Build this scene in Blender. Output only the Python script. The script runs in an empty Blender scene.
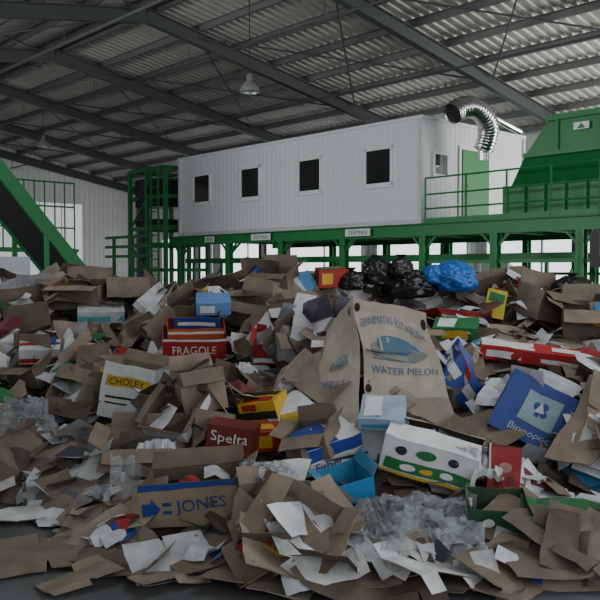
import bpy, bmesh, math, random
import numpy as np
from mathutils import Vector, Matrix, noise, Euler
R=random.Random(11)
A=math.atan2(.679,.733); CA,SA=math.cos(A),math.sin(A)
def W(v,u,z=0): return Vector((CA*v-SA*u, SA*v+CA*u, z))
SC=bpy.context.scene
ROOT=SC.collection
ORG={}
# ------------------------------------------------------------------ camera
PITCH=math.radians(2.15); EYE=1.7; F=800.0
cam=bpy.data.cameras.new("camera"); cam.lens=48; cam.sensor_width=36; cam.clip_end=300
camo=bpy.data.objects.new("camera",cam); ROOT.objects.link(camo)
camo.location=(0,0,EYE); camo.rotation_euler=(math.pi/2-PITCH,0,0); SC.camera=camo
def proj(p):
    f=p.y*math.cos(PITCH)-(p.z-EYE)*math.sin(PITCH)
    up=p.y*math.sin(PITCH)+(p.z-EYE)*math.cos(PITCH)
    if f<.1: f=.1
    return 300+F*p.x/f, 300-F*up/f, f
def ray(px,py):
    a=(px-300)/F; b=(300-py)/F
    return Vector((a, math.cos(PITCH)+b*math.sin(PITCH), -math.sin(PITCH)+b*math.cos(PITCH)))
# ------------------------------------------------------------------ materials
def base_mat(name):
    m=bpy.data.materials.new(name); m.use_nodes=True
    return m,m.node_tree.nodes,m.node_tree.links,m.node_tree.nodes["Principled BSDF"]
def surf(name,col,rough=.6,metal=0.,var=.15,scale=6.,bump=.1,bscale=40.,emis=0.,alpha=1.,coat=0.):
    m,N,L,P=base_mat(name)
    tc=N.new("ShaderNodeTexCoord"); nz=N.new("ShaderNodeTexNoise"); nz.inputs["Scale"].default_value=scale; nz.inputs["Detail"].default_value=5
    L.new(tc.outputs["Object"],nz.inputs["Vector"])
    mx=N.new("ShaderNodeMix"); mx.data_type='RGBA'
    mx.inputs[6].default_value=(*[c*(1-var) for c in col],1); mx.inputs[7].default_value=(*[min(1,c*(1+var)) for c in col],1)
    L.new(nz.outputs["Fac"],mx.inputs[0]); L.new(mx.outputs[2],P.inputs["Base Color"])
    P.inputs["Roughness"].default_value=rough; P.inputs["Metallic"].default_value=metal
    if bump>0:
        n2=N.new("ShaderNodeTexNoise"); n2.inputs["Scale"].default_value=bscale; L.new(tc.outputs["Object"],n2.inputs["Vector"])
        b=N.new("ShaderNodeBump"); b.inputs["Strength"].default_value=bump; b.inputs["Distance"].default_value=.01
        L.new(n2.outputs["Fac"],b.inputs["Height"]); L.new(b.outputs[0],P.inputs["Normal"])
    if emis>0:
        P.inputs["Emission Color"].default_value=(*col,1); P.inputs["Emission Strength"].default_value=emis
    if alpha<1: P.inputs["Alpha"].default_value=alpha
    if coat: P.inputs["Coat Weight"].default_value=coat
    return m
INK={}
def ink(c,rough=.5):
    k=(round(c[0],3),round(c[1],3),round(c[2],3),rough)
    if k not in INK: INK[k]=surf("printed_ink",c,rough,0,.28,7,.12,60)
    return INK[k]
def cardboard(name,cols,objvar=True):
    m,N,L,P=base_mat(name)
    tc=N.new("ShaderNodeTexCoord"); oi=N.new("ShaderNodeObjectInfo")
    cr=N.new("ShaderNodeValToRGB"); e=cr.color_ramp.elements
    e[0].color=(*cols[0],1); e[1].color=(*cols[-1],1)
    for i,c in enumerate(cols[1:-1]):
        x=e.new((i+1)/(len(cols)-1)); x.color=(*c,1)
    L.new(oi.outputs["Random"],cr.inputs[0])
    nz=N.new("ShaderNodeTexNoise"); nz.inputs["Scale"].default_value=5; nz.inputs["Detail"].default_value=6; L.new(tc.outputs["Object"],nz.inputs["Vector"])
    mr=N.new("ShaderNodeMapRange"); mr.inputs[1].default_value=.25; mr.inputs[2].default_value=.75; mr.inputs[3].default_value=.62; mr.inputs[4].default_value=1.2
    L.new(nz.outputs["Fac"],mr.inputs[0])
    mx=N.new("ShaderNodeVectorMath"); mx.operation='SCALE'; L.new(cr.outputs[0],mx.inputs[0]); L.new(mr.outputs[0],mx.inputs["Scale"])
    L.new(mx.outputs[0],P.inputs["Base Color"]); P.inputs["Roughness"].default_value=.8
    wv=N.new("ShaderNodeTexWave"); wv.inputs["Scale"].default_value=55; wv.inputs["Distortion"].default_value=1.; L.new(tc.outputs["Object"],wv.inputs["Vector"])
    b=N.new("ShaderNodeBump"); b.inputs["Strength"].default_value=.12; b.inputs["Distance"].default_value=.004
    L.new(wv.outputs["Fac"],b.inputs["Height"]); L.new(b.outputs[0],P.inputs["Normal"])
    return m
BROWN=cardboard("brown_cardboard",[(.11,.084,.062),(.27,.21,.155),(.17,.128,.09),(.34,.275,.21),(.13,.107,.085),(.25,.198,.146),(.20,.163,.13),(.38,.32,.255)])
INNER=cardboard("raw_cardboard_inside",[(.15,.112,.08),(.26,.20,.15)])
WHITEC=cardboard("white_cardboard",[(.56,.58,.60),(.72,.73,.74),(.42,.44,.47),(.66,.67,.67)])
def printed(name):
    m,N,L,P=base_mat(name)
    tc=N.new("ShaderNodeTexCoord"); oi=N.new("ShaderNodeObjectInfo")
    sep=N.new("ShaderNodeSeparateXYZ"); L.new(tc.outputs["Generated"],sep.inputs[0])
    def math_(op,a,b):
        n=N.new("ShaderNodeMath"); n.operation=op
        for i,x in enumerate((a,b)):
            if isinstance(x,(int,float)): n.inputs[i].default_value=x
            else: L.new(x,n.inputs[i])
        return n.outputs[0]
    off=math_('MULTIPLY',oi.outputs["Random"],.3)
    z=sep.outputs["Z"]
    band=math_('MULTIPLY',math_('GREATER_THAN',z,math_('ADD',off,.12)),math_('LESS_THAN',z,math_('ADD',off,.42)))
    nb=N.new("ShaderNodeTexVoronoi"); nb.inputs["Scale"].default_value=5; nb.distance='CHEBYCHEV'; L.new(tc.outputs["Object"],nb.inputs["Vector"])
    blk=math_('LESS_THAN',nb.outputs["Distance"],.22)
    mask=math_('MULTIPLY',band,math_('LESS_THAN',blk,.5))
    m1=N.new("ShaderNodeMix"); m1.data_type='RGBA'; L.new(oi.outputs["Color"],m1.inputs[6]); m1.inputs[7].default_value=(.55,.55,.54,1); L.new(mask,m1.inputs[0])
    nz=N.new("ShaderNodeTexNoise"); nz.inputs["Scale"].default_value=7; L.new(tc.outputs["Object"],nz.inputs["Vector"])
    mr=N.new("ShaderNodeMapRange"); mr.inputs[3].default_value=.55; mr.inputs[4].default_value=1.3; L.new(nz.outputs["Fac"],mr.inputs[0])
    mx=N.new("ShaderNodeVectorMath"); mx.operation='SCALE'; L.new(m1.outputs[2],mx.inputs[0]); L.new(mr.outputs[0],mx.inputs["Scale"])
    L.new(mx.outputs[0],P.inputs["Base Color"]); P.inputs["Roughness"].default_value=.5
    return m
PRINT=printed("printed_cardboard")
def objcol(name,rough,bump):
    m,N,L,P=base_mat(name); oi=N.new("ShaderNodeObjectInfo"); tc=N.new("ShaderNodeTexCoord")
    nz=N.new("ShaderNodeTexNoise"); nz.inputs["Scale"].default_value=9; L.new(tc.outputs["Object"],nz.inputs["Vector"])
    mr=N.new("ShaderNodeMapRange"); mr.inputs[3].default_value=.6; mr.inputs[4].default_value=1.25; L.new(nz.outputs["Fac"],mr.inputs[0])
    mx=N.new("ShaderNodeVectorMath"); mx.operation='SCALE'; L.new(oi.outputs["Color"],mx.inputs[0]); L.new(mr.outputs[0],mx.inputs["Scale"])
    L.new(mx.outputs[0],P.inputs["Base Color"]); P.inputs["Roughness"].default_value=rough
    return m
PAPER=objcol("paper",.7,.1)
BLACKBAG=surf("black_polythene",(.012,.012,.014),.28,0,.2,8,.5,14)
BLUEBAG=surf("blue_polythene",(.015,.13,.46),.35,0,.2,8,.5,14)
CLEAR=surf("clear_film",(.36,.40,.43),.12,0,.15,8,.7,18,alpha=.34)
WFILM=surf("white_film",(.6,.62,.64),.25,0,.1,8,.5,18,alpha=.8)
GREEN=surf("green_steel_paint",(.018,.225,.06),.45,0,.15,2,.03)
DGREEN=surf("dark_green_steel_paint",(.01,.13,.035),.5,0,.15,2,.03)
STEEL=surf("grey_painted_steel",(.085,.09,.095),.5,.2,.15,3,.03)
PURL=surf("galvanised_purlin",(.20,.20,.195),.5,.3,.15,3,.03)
ROOFM=surf("roof_sheet_metal",(.50,.49,.45),.5,.1,.25,.4,.05,3)
WALLM=surf("white_wall_cladding",(.80,.81,.79),.5,0,.06,1,.02)
CABM=surf("white_cabin_panel",(.78,.80,.83),.45,0,.05,1,.02)
CABTRIM=surf("cabin_grey_trim",(.62,.64,.66),.45)
GLASS=surf("dark_window_glass",(.03,.033,.035),.08,0,.3,1,0,coat=.5)
FRAMEM=surf("white_window_frame",(.85,.87,.9),.4)
GLOW=surf("added_glow_panel",(.84,.9,.92),.5,0,.05,1,0,emis=1.9)  # emission put into the panel, standing in for a brightly lit back wall
GLOW2=surf("glowing_wall_panel",(.84,.86,.84),.5,0,.05,1,0,emis=.45)  # weaker emission that brightens part of the white gable wall
RUBBER=surf("black_rubber_belt",(.02,.022,.022),.75,0,.3,8,.3)
SILVER=surf("silver_duct_metal",(.7,.7,.72),.22,1.,.15,6,.15,20)
DARK=surf("dark_machine_casing",(.03,.032,.035),.5)
def concrete():
    m,N,L,P=base_mat("concrete_floor"); tc=N.new("ShaderNodeTexCoord")
    n=N.new("ShaderNodeTexNoise"); n.inputs["Scale"].default_value=1.2; n.inputs["Detail"].default_value=9; L.new(tc.outputs["Object"],n.inputs["Vector"])
    cr=N.new("ShaderNodeValToRGB"); cr.color_ramp.elements[0].color=(.05,.055,.06,1); cr.color_ramp.elements[1].color=(.15,.155,.16,1)
    cr.color_ramp.elements[0].position=.3; cr.color_ramp.elements[1].position=.7
    L.new(n.outputs["Fac"],cr.inputs[0]); L.new(cr.outputs[0],P.inputs["Base Color"]); P.inputs["Roughness"].default_value=.7
    n2=N.new("ShaderNodeTexNoise"); n2.inputs["Scale"].default_value=30; n2.inputs["Detail"].default_value=6; L.new(tc.outputs["Object"],n2.inputs["Vector"])
    b=N.new("ShaderNodeBump"); b.inputs["Strength"].default_value=.3; b.inputs["Distance"].default_value=.01; L.new(n2.outputs["Fac"],b.inputs["Height"]); L.new(b.outputs[0],P.inputs["Normal"])
    return m
CONC=concrete()
# ------------------------------------------------------------------ object helpers
def meta(o,label=None,cat=None,group=None,kind=None):
    if label: o["label"]=label
    if cat: o["category"]=cat
    if group: o["group"]=group
    if kind: o["kind"]=kind
    return o
class B:
    def __init__(s,*mats): s.v=[];s.f=[];s.m=[];s.mats=list(mats)
    def add(s,vs,fs,m=0):
        n=len(s.v); s.v+= [tuple(x) for x in vs]; s.f+=[tuple(i+n for i in f) for f in fs]; s.m+=[m]*len(fs); return s
    def box(s,a,b,m=0):
        x0,y0,z0=a;x1,y1,z1=b
        return s.add([(x0,y0,z0),(x1,y0,z0),(x1,y1,z0),(x0,y1,z0),(x0,y0,z1),(x1,y0,z1),(x1,y1,z1),(x0,y1,z1)],
          [(0,3,2,1),(4,5,6,7),(0,1,5,4),(1,2,6,5),(2,3,7,6),(3,0,4,7)],m)
    def beam(s,p,q,w,h,m=0,up=(0,0,1)):
        p=Vector(p);q=Vector(q);d=(q-p).normalized();up=Vector(up)
        if abs(d.dot(up))>.98: up=Vector((0,1,0))
        x=d.cross(up).normalized()*w/2; y=x.cross(d).normalized()*h/2
        vs=[c+a*x+b*y for c in(p,q) for a,b in((-1,-1),(1,-1),(1,1),(-1,1))]
        return s.add(vs,[(0,1,2,3),(7,6,5,4),(0,4,5,1),(1,5,6,2),(2,6,7,3),(3,7,4,0)],m)
    def ibeam(s,p,q,w,h,m=0,up=(0,0,1),t=.02):
        p=Vector(p);q=Vector(q);d=(q-p).normalized();u=Vector(up)
        if abs(d.dot(u))>.98: u=Vector((0,1,0))
        x=d.cross(u).normalized(); y=x.cross(d).normalized()
        s.beam(p,q,t,h,m,up); o=y*(h/2-t/2)
        s.beam(p+o,q+o,w,t,m,up); s.beam(p-o,q-o,w,t,m,up); return s
    def cyl(s,p,q,r,m=0,n=10,r2=None):
        p=Vector(p);q=Vector(q);d=(q-p).normalized();u=Vector((0,0,1)) if abs(d.z)<.9 else Vector((1,0,0))
        x=d.cross(u).normalized(); y=x.cross(d); r2=r if r2 is None else r2
        vs=[p+(x*math.cos(a)+y*math.sin(a))*r for a in [2*math.pi*i/n for i in range(n)]]+[q+(x*math.cos(a)+y*math.sin(a))*r2 for a in [2*math.pi*i/n for i in range(n)]]
        return s.add(vs,[(i,(i+1)%n,n+(i+1)%n,n+i) for i in range(n)]+[tuple(range(n))[::-1],tuple(range(n,2*n))],m)
    def tube(s,pts,rad,m=0,n=12):
        k=len(pts); vs=[]
        for i,p in enumerate(pts):
            p=Vector(p); d=(Vector(pts[min(i+1,k-1)])-Vector(pts[max(i-1,0)])).normalized()
            u=Vector((.35,.3,.88)).normalized()
            x=d.cross(u).normalized();y=x.cross(d); r=rad(i) if callable(rad) else rad
            vs+=[p+(x*math.cos(2*math.pi*j/n)+y*math.sin(2*math.pi*j/n))*r for j in range(n)]
        fs=[(i*n+j,i*n+(j+1)%n,(i+1)*n+(j+1)%n,(i+1)*n+j) for i in range(k-1) for j in range(n)]
        return s.add(vs,fs,m)
    def mesh(s,name,org=(0,0,0),smooth=False):
        me=bpy.data.meshes.new(name); o=Vector(org)
        me.from_pydata([tuple(Vector(v)-o) for v in s.v],[],s.f)
        for m in s.mats: me.materials.append(m)
        me.polygons.foreach_set("material_index",s.m)
        if smooth: me.polygons.foreach_set("use_smooth",[True]*len(s.f))
        bm=bmesh.new(); bm.from_mesh(me); bmesh.ops.recalc_face_normals(bm,faces=bm.faces); bm.to_mesh(me); bm.free()
        me.update(); return me
    def done(s,name,label=None,cat=None,parent=None,group=None,kind=None,smooth=False):
        if parent is None:
            a=np.array(s.v); org=Vector(((a[:,0].min()+a[:,0].max())/2,(a[:,1].min()+a[:,1].max())/2,a[:,2].min()))
        else: org=ORG[parent.name]
        o=bpy.data.objects.new(name,s.mesh(name,org,smooth)); ROOT.objects.link(o)
        if parent is None:
            o.location=W(*org); o.rotation_euler=(0,0,A)
        else: o.parent=parent
        ORG[o.name]=org
        return meta(o,label,cat,group,kind)
def empty(name,org,label,cat,group=None):
    o=bpy.data.objects.new(name,None); ROOT.objects.link(o); o.location=W(*org); o.rotation_euler=(0,0,A); ORG[o.name]=Vector(org)
    o.empty_display_size=.2
    return meta(o,label,cat,group)
TC={}
def text_geo(t):
    if t in TC: return TC[t]
    c=bpy.data.curves.new("t",'FONT'); c.body=t; c.resolution_u=2; o=bpy.data.objects.new("t",c); ROOT.objects.link(o)
    bpy.context.view_layer.update()
    me=bpy.data.meshes.new_from_object(o.evaluated_get(bpy.context.evaluated_depsgraph_get()))
    v=np.array([x.co[:2] for x in me.vertices]); mn=v.min(0); mxx=v.max(0)
    v=(v-(mn+mxx)/2)/(mxx-mn)
    f=[tuple(p.vertices) for p in me.polygons]
    bpy.data.objects.remove(o); bpy.data.curves.remove(c); bpy.data.meshes.remove(me)
    TC[t]=(v,f); return TC[t]
# ------------------------------------------------------------------ hall
V0,V1,U0,U1=-2.,24.3,-6.,39.2; VR=11.3; ZR=8.62; SL=.172
def rz(v): return ZR-SL*abs(v-VR)
B(CONC).box((V0-1,U0-6,-.2),(V1+3,U1+1,0)).done("floor","grey stained concrete floor of the hall","floor",kind="structure")
def corr(lo,hi,per=.28):
    out=[];x=lo
    while x<hi:
        out+=[(x,0),(x+per*.35,0),(x+per*.45,.04),(x+per*.9,.04)]; x+=per
    out.append((hi,0)); return out
b=B(ROOFM); pr=corr(U0,U1); n=len(pr)
for (va,vb) in ((V0-.3,VR),(VR,V1+.3)):
    vs=[(va,u,rz(va)+o) for u,o in pr]+[(vb,u,rz(vb)+o) for u,o in pr]
    b.add(vs,[(i,i+1,n+i+1,n+i) for i in range(n-1)])
b.done("ceiling","corrugated metal roof sheeting seen from below","ceiling",kind="structure")
b=B(WALLM); pr=corr(V0,V1); n=len(pr)
vs=[(v,U1+o,0) for v,o in pr]+[(v,U1+o,rz(v)) for v,o in pr]; b.add(vs,[(i,i+1,n+i+1,n+i) for i in range(n-1)])
b.done("wall_end","white corrugated gable wall","wall",kind="structure")
b=B(WALLM); pr=corr(U0,U1); n=len(pr)
vs=[(V1+o,u,0) for u,o in pr]+[(V1+o,u,rz(V1)) for u,o in pr]; b.add(vs,[(i,i+1,n+i+1,n+i) for i in range(n-1)])
b.done("wall_back","white corrugated long wall","wall",kind="structure")
b=B(WALLM); vs=[(V0-o,u,0) for u,o in pr]+[(V0-o,u,rz(V0)) for u,o in pr]; b.add(vs,[(i,i+1,n+i+1,n+i) for i in range(n-1)])
b.done("wall_near","white corrugated long wall","wall",kind="structure")
k=1
for i in range(8):  # added glowing panels along the back wall, to lighten it and the roof
    u=-4+5.2*i+ .4
    if u+4.4>U1: break
    bb=B(GLOW,FRAMEM).box((V1-.06,u,.9),(V1-.02,u+4.4,3.4),0)
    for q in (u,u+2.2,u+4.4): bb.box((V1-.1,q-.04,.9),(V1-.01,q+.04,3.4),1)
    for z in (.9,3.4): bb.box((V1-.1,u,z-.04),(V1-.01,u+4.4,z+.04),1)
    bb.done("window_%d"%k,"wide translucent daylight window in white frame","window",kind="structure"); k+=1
for v in (10.5,15.7):  # glowing panels set on the gable wall to make it brighter
    bb=B(GLOW2,FRAMEM).box((v,U1-.06,1.2),(v+4.8,U1-.02,5.2),0)
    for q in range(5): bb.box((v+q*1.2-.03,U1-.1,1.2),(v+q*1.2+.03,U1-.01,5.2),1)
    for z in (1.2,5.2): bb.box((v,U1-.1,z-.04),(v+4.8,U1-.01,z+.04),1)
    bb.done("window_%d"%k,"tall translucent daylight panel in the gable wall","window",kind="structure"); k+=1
bb=B(FRAMEM,CABTRIM).box((V1-.12,15.5,0),(V1-.02,16.6,2.1),1).box((V1-.14,15.4,0),(V1-.01,15.5,2.2),0).box((V1-.14,16.6,0),(V1-.01,16.7,2.2),0).box((V1-.14,15.4,2.1),(V1-.01,16.7,2.2),0)
bb.done("door_1","grey personnel door in the long wall","door",kind="structure")
frames=[7.6-5.2,7.6,12.8,18.0,23.2,28.4,33.6,38.9]
for u in frames:
    e=empty("portal_frame",(VR,u,0),"grey steel portal frame carrying the pitched roof","roof frame","steel portal frames")
    for nm,p,q in (("rafter",(V0+.1,u,rz(V0)-.38),(VR,u,ZR-.38)),("rafter",(VR,u,ZR-.38),(V1-.3,u,rz(V1)-.38))):
        B(STEEL).ibeam(p,q,.2,.36,t=.03).done(nm,parent=e)
    for v in (V0+.25,V1-.35): B(STEEL).ibeam((v,u,0),(v,u,rz(v)-.4),.2,.34,up=(1,0,0),t=.03).done("column",parent=e)
vv=[VR-.25-1.35*i for i in range(10)]+[VR+.25+1.35*i for i in range(10)]
for v in vv:
    if v<V0 or v>V1: continue
    z=rz(v)-.11
    B(PURL).box((v-.01,U0,z-.09),(v+.01,U1-.05,z+.09)).box((v,U0,z-.09),(v+.07,U1-.05,z-.075)).box((v-.07,U0,z+.075),(v,U1-.05,z+.09)).done("roof_purlin","galvanised steel purlin running under the roof sheets","purlin",group="roof purlins")
for i,(ua,ub) in enumerate(zip(frames[1:-1],frames[2:])):
    for va,vb in ((13.,19.),(6.,11.)):
        B(STEEL).cyl((va,ua+.1,rz(va)-.33),(vb,ub-.1,rz(vb)-.33),.025,n=6).cyl((vb,ua+.1,rz(vb)-.36),(va,ub-.1,rz(va)-.36),.025,n=6).done("bracing_rods","crossed steel bracing rods under the roof","bracing",group="roof bracing rods")
for v,z,r in ((12.6,7.25,.035),(9.,7.1,.05),(16.6,6.75,.03)):
    bb=B(STEEL).cyl((v,U0,z),(v,U1-.1,z),r,n=8)
    for u in frames: bb.cyl((v,u,z),(v,u,rz(v)-.5),.012,n=6)
    bb.done("service_pipe","long thin pipe hung beneath the rafters","pipe",group="service pipes")
LAMPM=surf("lamp_aluminium",(.45,.46,.46),.35,.5)
def lamp(x,y,z):
    v=.733*x+.679*y; u=-.679*x+.733*y
    e=empty("pendant_lamp",(v,u,z),"grey bell-shaped industrial lamp hanging on a cord","lamp","hall pendant lamps")
    B(DARK).cyl((v,u,z+.45),(v,u,rz(v)-.02),.012,n=6).done("cord",parent=e)
    bb=B(LAMPM)
    prof=[(.25,0),(.245,.05),(.21,.14),(.13,.22),(.08,.26),(.075,.42),(.02,.46)]
    n=16; vs=[(v+r*math.cos(2*math.pi*j/n),u+r*math.sin(2*math.pi*j/n),z+h) for r,h in prof for j in range(n)]
    bb.add(vs,[(i*n+j,i*n+(j+1)%n,(i+1)*n+(j+1)%n,(i+1)*n+j) for i in range(len(prof)-1) for j in range(n)]).done("lamp_shade",parent=e,smooth=True)
    B(FRAMEM).cyl((v,u,z+.08),(v,u,z+.24),.06,n=10,r2=.04).done("bulb",parent=e)
lamp(-1.25,20,6.1); lamp(-10.2,32,6.6)
# ------------------------------------------------------------------ cabin
VF,VB,UA,UB,Z0,Z1=15.77,20.4,12.6,23.1,2.85,5.47
e=empty("sorting_cabin",((VF+VB)/2,(UA+UB)/2,Z0),"white ribbed-panel sorting cabin raised on green steel platform","cabin")
b=B(CABM)
def ribs(lo,hi):
    out=[];x=lo;per=.2
    while x<hi-per: out+=[(x,0),(x+.14,0),(x+.155,.008),(x+.185,.008)]; x+=per
    out.append((hi,0)); return out
for (a,c,ax,pos,sg) in ((UA,UB,'u',VF,1),(UA,UB,'u',VB,-1),(VF,VB,'v',UA,1),(VF,VB,'v',UB,-1)):
    p=ribs(a,c);n=len(p)
    if ax=='u': vs=[(pos+sg*o,t,z) for z in (Z0,Z1) for t,o in p]
    else: vs=[(t,pos+sg*o,z) for z in (Z0,Z1) for t,o in p]
    b.add(vs,[(i,i+1,n+i+1,n+i) for i in range(n-1)])
b.box((VF,UA,Z0),(VB,UB,Z0+.05)); b.done("cabin_wall",parent=e)
B(CABM,CABTRIM).box((VF-.06,UA-.06,Z1-.02),(VB+.06,UB+.06,Z1+.06)).done("cabin_roof",parent=e)
b=B(CABTRIM)
for v,u in ((VF,UA),(VF,UB),(VB,UA)): b.box((v-.05,u-.05,Z0),(v+.05,u+.05,Z1-.02))
b.box((VF-.03,UA,Z0),(VF+.0,UB,Z0+.12)).box((VF,UA-.03,Z0),(VB,UA,Z0+.12)); b.done("corner_trim",parent=e)
for uc in (14.0,16.6,19.27,21.8):
    z0,z1=3.88,4.9; h=.5
    w=B(FRAMEM).box((VF-.05,uc-h,z0),(VF+.02,uc-h+.08,z1)).box((VF-.05,uc+h-.08,z0),(VF+.02,uc+h,z1)).box((VF-.05,uc-h,z0),(VF+.02,uc+h,z0+.08)).box((VF-.05,uc-h,z1-.08),(VF+.02,uc+h,z1)).box((VF-.07,uc-h-.04,z0-.05),(VF+.01,uc+h+.04,z0)).done("cabin_window",parent=e)
    B(GLASS).box((VF-.02,uc-h+.08,z0+.08),(VF-.01,uc+h-.08,z1-.08)).done("window_pane",parent=w)
w=B(FRAMEM).box((16.2,UA-.05,4.05),(16.85,UA+.01,4.7)).done("cabin_window",parent=e)
B(GLASS).box((16.28,UA-.06,4.13),(16.77,UA-.04,4.62)).done("window_pane",parent=w)
d=B(FRAMEM,GREEN).box((17.3,UA-.05,Z0+.05),(18.7,UA-.01,Z0+2.1),0).box((17.4,UA-.08,Z0+.1),(18.6,UA-.04,Z0+2.0),1).done("cabin_door",parent=e)
B(DARK).cyl((17.5,UA-.12,Z0+1.05),(17.62,UA-.12,Z0+1.05),.015).done("door_handle",parent=d)
UE=4.2
e=empty("steel_platform",((VF+VB)/2,14,0),"green steel platform deck on columns carrying the cabin","platform")
b=B(GREEN)
b.ibeam((VF-.05,UE,Z0-.16),(VF-.05,23.6,Z0-.16),.18,.3).ibeam((VB,UE,Z0-.16),(VB,23.6,Z0-.16),.18,.3)
u=UE
while u<23.7: b.beam((VF,u,Z0-.12),(VB,u,Z0-.12),.1,.14); u+=1.25
b.done("deck_beam",parent=e)
B(DGREEN).box((VF-.14,UE,Z0-.02),(VB+.1,UA-.02,Z0)).box((VF-.14,UA-.02,Z0-.02),(VB+.1,23.6,Z0-.003)).done("deck_plate",parent=e)
cols=[23.0,20.3,17.75,15.2,12.45,10.4,8.3,6.2]
for u in cols:
    for v in (VF-.05,VB):
        c=B(GREEN).ibeam((v,u,0),(v,u,Z0-.31),.18,.2,up=(1,0,0)).box((v-.16,u-.16,0),(v+.16,u+.16,.02)).done("column",parent=e)
    B(GREEN).beam((VF-.05,u,Z0-.7),(VF+.4,u,Z0-.28),.06,.06).beam((VF-.05,u+.02,Z0-.65),(VF-.05,u+.38,Z0-.3),.05,.05).beam((VF-.05,u-.02,Z0-.65),(VF-.05,u-.38,Z0-.3),.05,.05).done("knee_brace",parent=e)
B(GREEN).beam((VF-.05,12.45,1.9),(VF-.05,6.2,1.9),.06,.08).beam((VB,UE,1.6),(VB,23,1.6),.06,.08).done("tie_rail",parent=e)
b=B(GREEN)
uu=[12.4,11.2,10.1,9.,7.9,6.8,5.7,4.6]
for u in uu: b.cyl((VF-.08,u,Z0),(VF-.08,u,Z0+1.1),.025,n=8)
for z in (.35,.7,1.1): b.cyl((VF-.08,12.4,Z0+z),(VF-.08,4.6,Z0+z),.022,n=8)
b.box((VF-.1,4.6,Z0),(VF-.08,12.4,Z0+.12))
b.done("guard_rail",parent=e)
for u,w in ((21.2,.5),(18.6,.9),(14.6,.9)):
    pl=B(FRAMEM,GREEN,DARK).box((VF-.17,u-w/2,Z0-.25),(VF-.15,u+w/2,Z0-.06),0)
    gv,gf=text_geo("TEKMAN"); vs=[(VF-.175,u-x*w*.75,Z0-.155+y*.12) for x,y in gv]; pl.add(vs,gf,1)
    pl.done("name_plate",parent=e)
e=empty("sorting_conveyor",(18.,16,0),"green-framed belt conveyor under the cabin","conveyor")
B(GREEN).box((17.3,9,1.95),(17.36,25.,2.12)).box((18.6,9,1.95),(18.66,25.,2.12)).done("conveyor_frame",parent=e)
B(RUBBER).box((17.4,9,2.05),(18.6,25.,2.08)).done("belt",parent=e)
for u in (10,13.5,17,20.5,24.5):
    B(GREEN).box((17.3,u,0),(17.38,u+.08,1.95)).box((18.6,u,0),(18.68,u+.08,1.95)).beam((17.35,u+.05,.3),(18.65,u+.05,1.8),.05,.05).done("leg",parent=e)
e=empty("access_tower",(16.4,24.8,0),"green steel machine tower with ladder beside the cabin","tower")
b=B(GREEN); a0,a1,c0,c1,zt=15.6,17.4,23.75,26.1,5.35
for v in (a0,a1):
    for u in (c0,(c0+c1)/2,c1): b.beam((v,u,0),(v,u,zt),.13,.13)
for z in (.8,1.7,2.6,3.2,4.3,5.3):
    for v in (a0,a1): b.beam((v,c0,z),(v,c1,z),.08,.12)
    for u in (c0,c1): b.beam((a0,u,z),(a1,u,z),.08,.12)
b.beam((a0,c0,.8),(a0,c1,2.6),.06,.06).beam((a0,c1,3.2),(a0,24.9,4.3),.06,.06).done("tower_frame",parent=e)
B(DARK).box((a0+.1,24.0,3.3),(a1-.1,25.9,3.5)).cyl((a0-.05,25.2,4.55),(a0+.8,25.2,4.55),.36,n=20).box((a0+.1,24.7,4.0),(a1-.2,25.9,5.0)).done("drive_motor",parent=e)
b=B(GREEN)
for u in (23.9,24.35): b.beam((a0-.2,u,.2),(a0-.2,u,zt),.05,.05)
z=.4
while z<zt: b.cyl((a0-.2,23.9,z),(a0-.2,24.35,z),.018,n=6); z+=.28
b.done("ladder",parent=e)
b=B(GREEN)
for u in (25.3,26.6): b.beam((15.2,u,0),(15.2,u,2.9),.1,.1)
for z in (2.2,2.55,2.9): b.beam((15.2,24,z),(15.2,27.2,z),.08,.1)
b.done("side_gantry",parent=e)
e=empty("incline_conveyor",(9.5,20.4,0),"steep green-sided conveyor with dark belt rising from the pile","conveyor")
p0=Vector((11.75,19.7,-.05)); p1=Vector((6.3,19.7,6.3)); dd=(p1-p0).normalized(); nn=Vector((-dd.z,0,dd.x)); nn=nn if nn.z>0 else -nn
OW=2.0
for off in (0,OW):
    o=Vector((0,off,0)); s=B(GREEN).beam(p0+dd*.4+o,p1+o,.12,.34,up=nn).done("side_panel",parent=e)
b=B(RUBBER); b.beam(p0+dd*.4+Vector((0,OW/2,0))+nn*.06,p1+Vector((0,OW/2,0))+nn*.06,OW-.14,.04,up=nn); b.beam(p0+dd*.4+Vector((0,OW/2,0))-nn*.1,p1+Vector((0,OW/2,0))-nn*.1,OW-.14,.04,up=nn)
for i in range(22): b.beam(p0+dd*(.6+i*.35)+Vector((0,.1,0))+nn*.1,p0+dd*(.6+i*.35)+Vector((0,OW-.1,0))+nn*.1,.04,.07)
b.done("belt",parent=e)
b=B(GREEN)
for t in (.45,.7,.93):
    q=p0.lerp(p1,t)
    for off in (0,OW): b.beam((q.x,q.y+off,0),(q.x,q.y+off,q.z-.1),.1,.1)
b.done("support_leg",parent=e)
e=B(GREEN)
for i in range(9): e.cyl((10.0+i*.35,25,2.4),(10.+i*.35,25,4.6),.025,n=6)
for z in (2.4,3.1,3.8,4.6): e.cyl((10.,25,z),(12.8,25,z),.03,n=6)
e.beam((10,25,0),(10,25,2.4),.12,.12).beam((12.8,25,0),(12.8,25,2.4),.12,.12).box((9.9,24.9,2.3),(12.9,26,2.4))
e.done("maintenance_walkway","green railed maintenance walkway behind the steep conveyor","walkway")
e=B(surf("cabinet_grey_paint",(.55,.6,.66),.4)).box((6.0,14.7,0),(6.6,15.4,1.95)).done("electrical_cabinet","pale grey steel electrical cabinet beside the pile","electrical cabinet")
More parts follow.
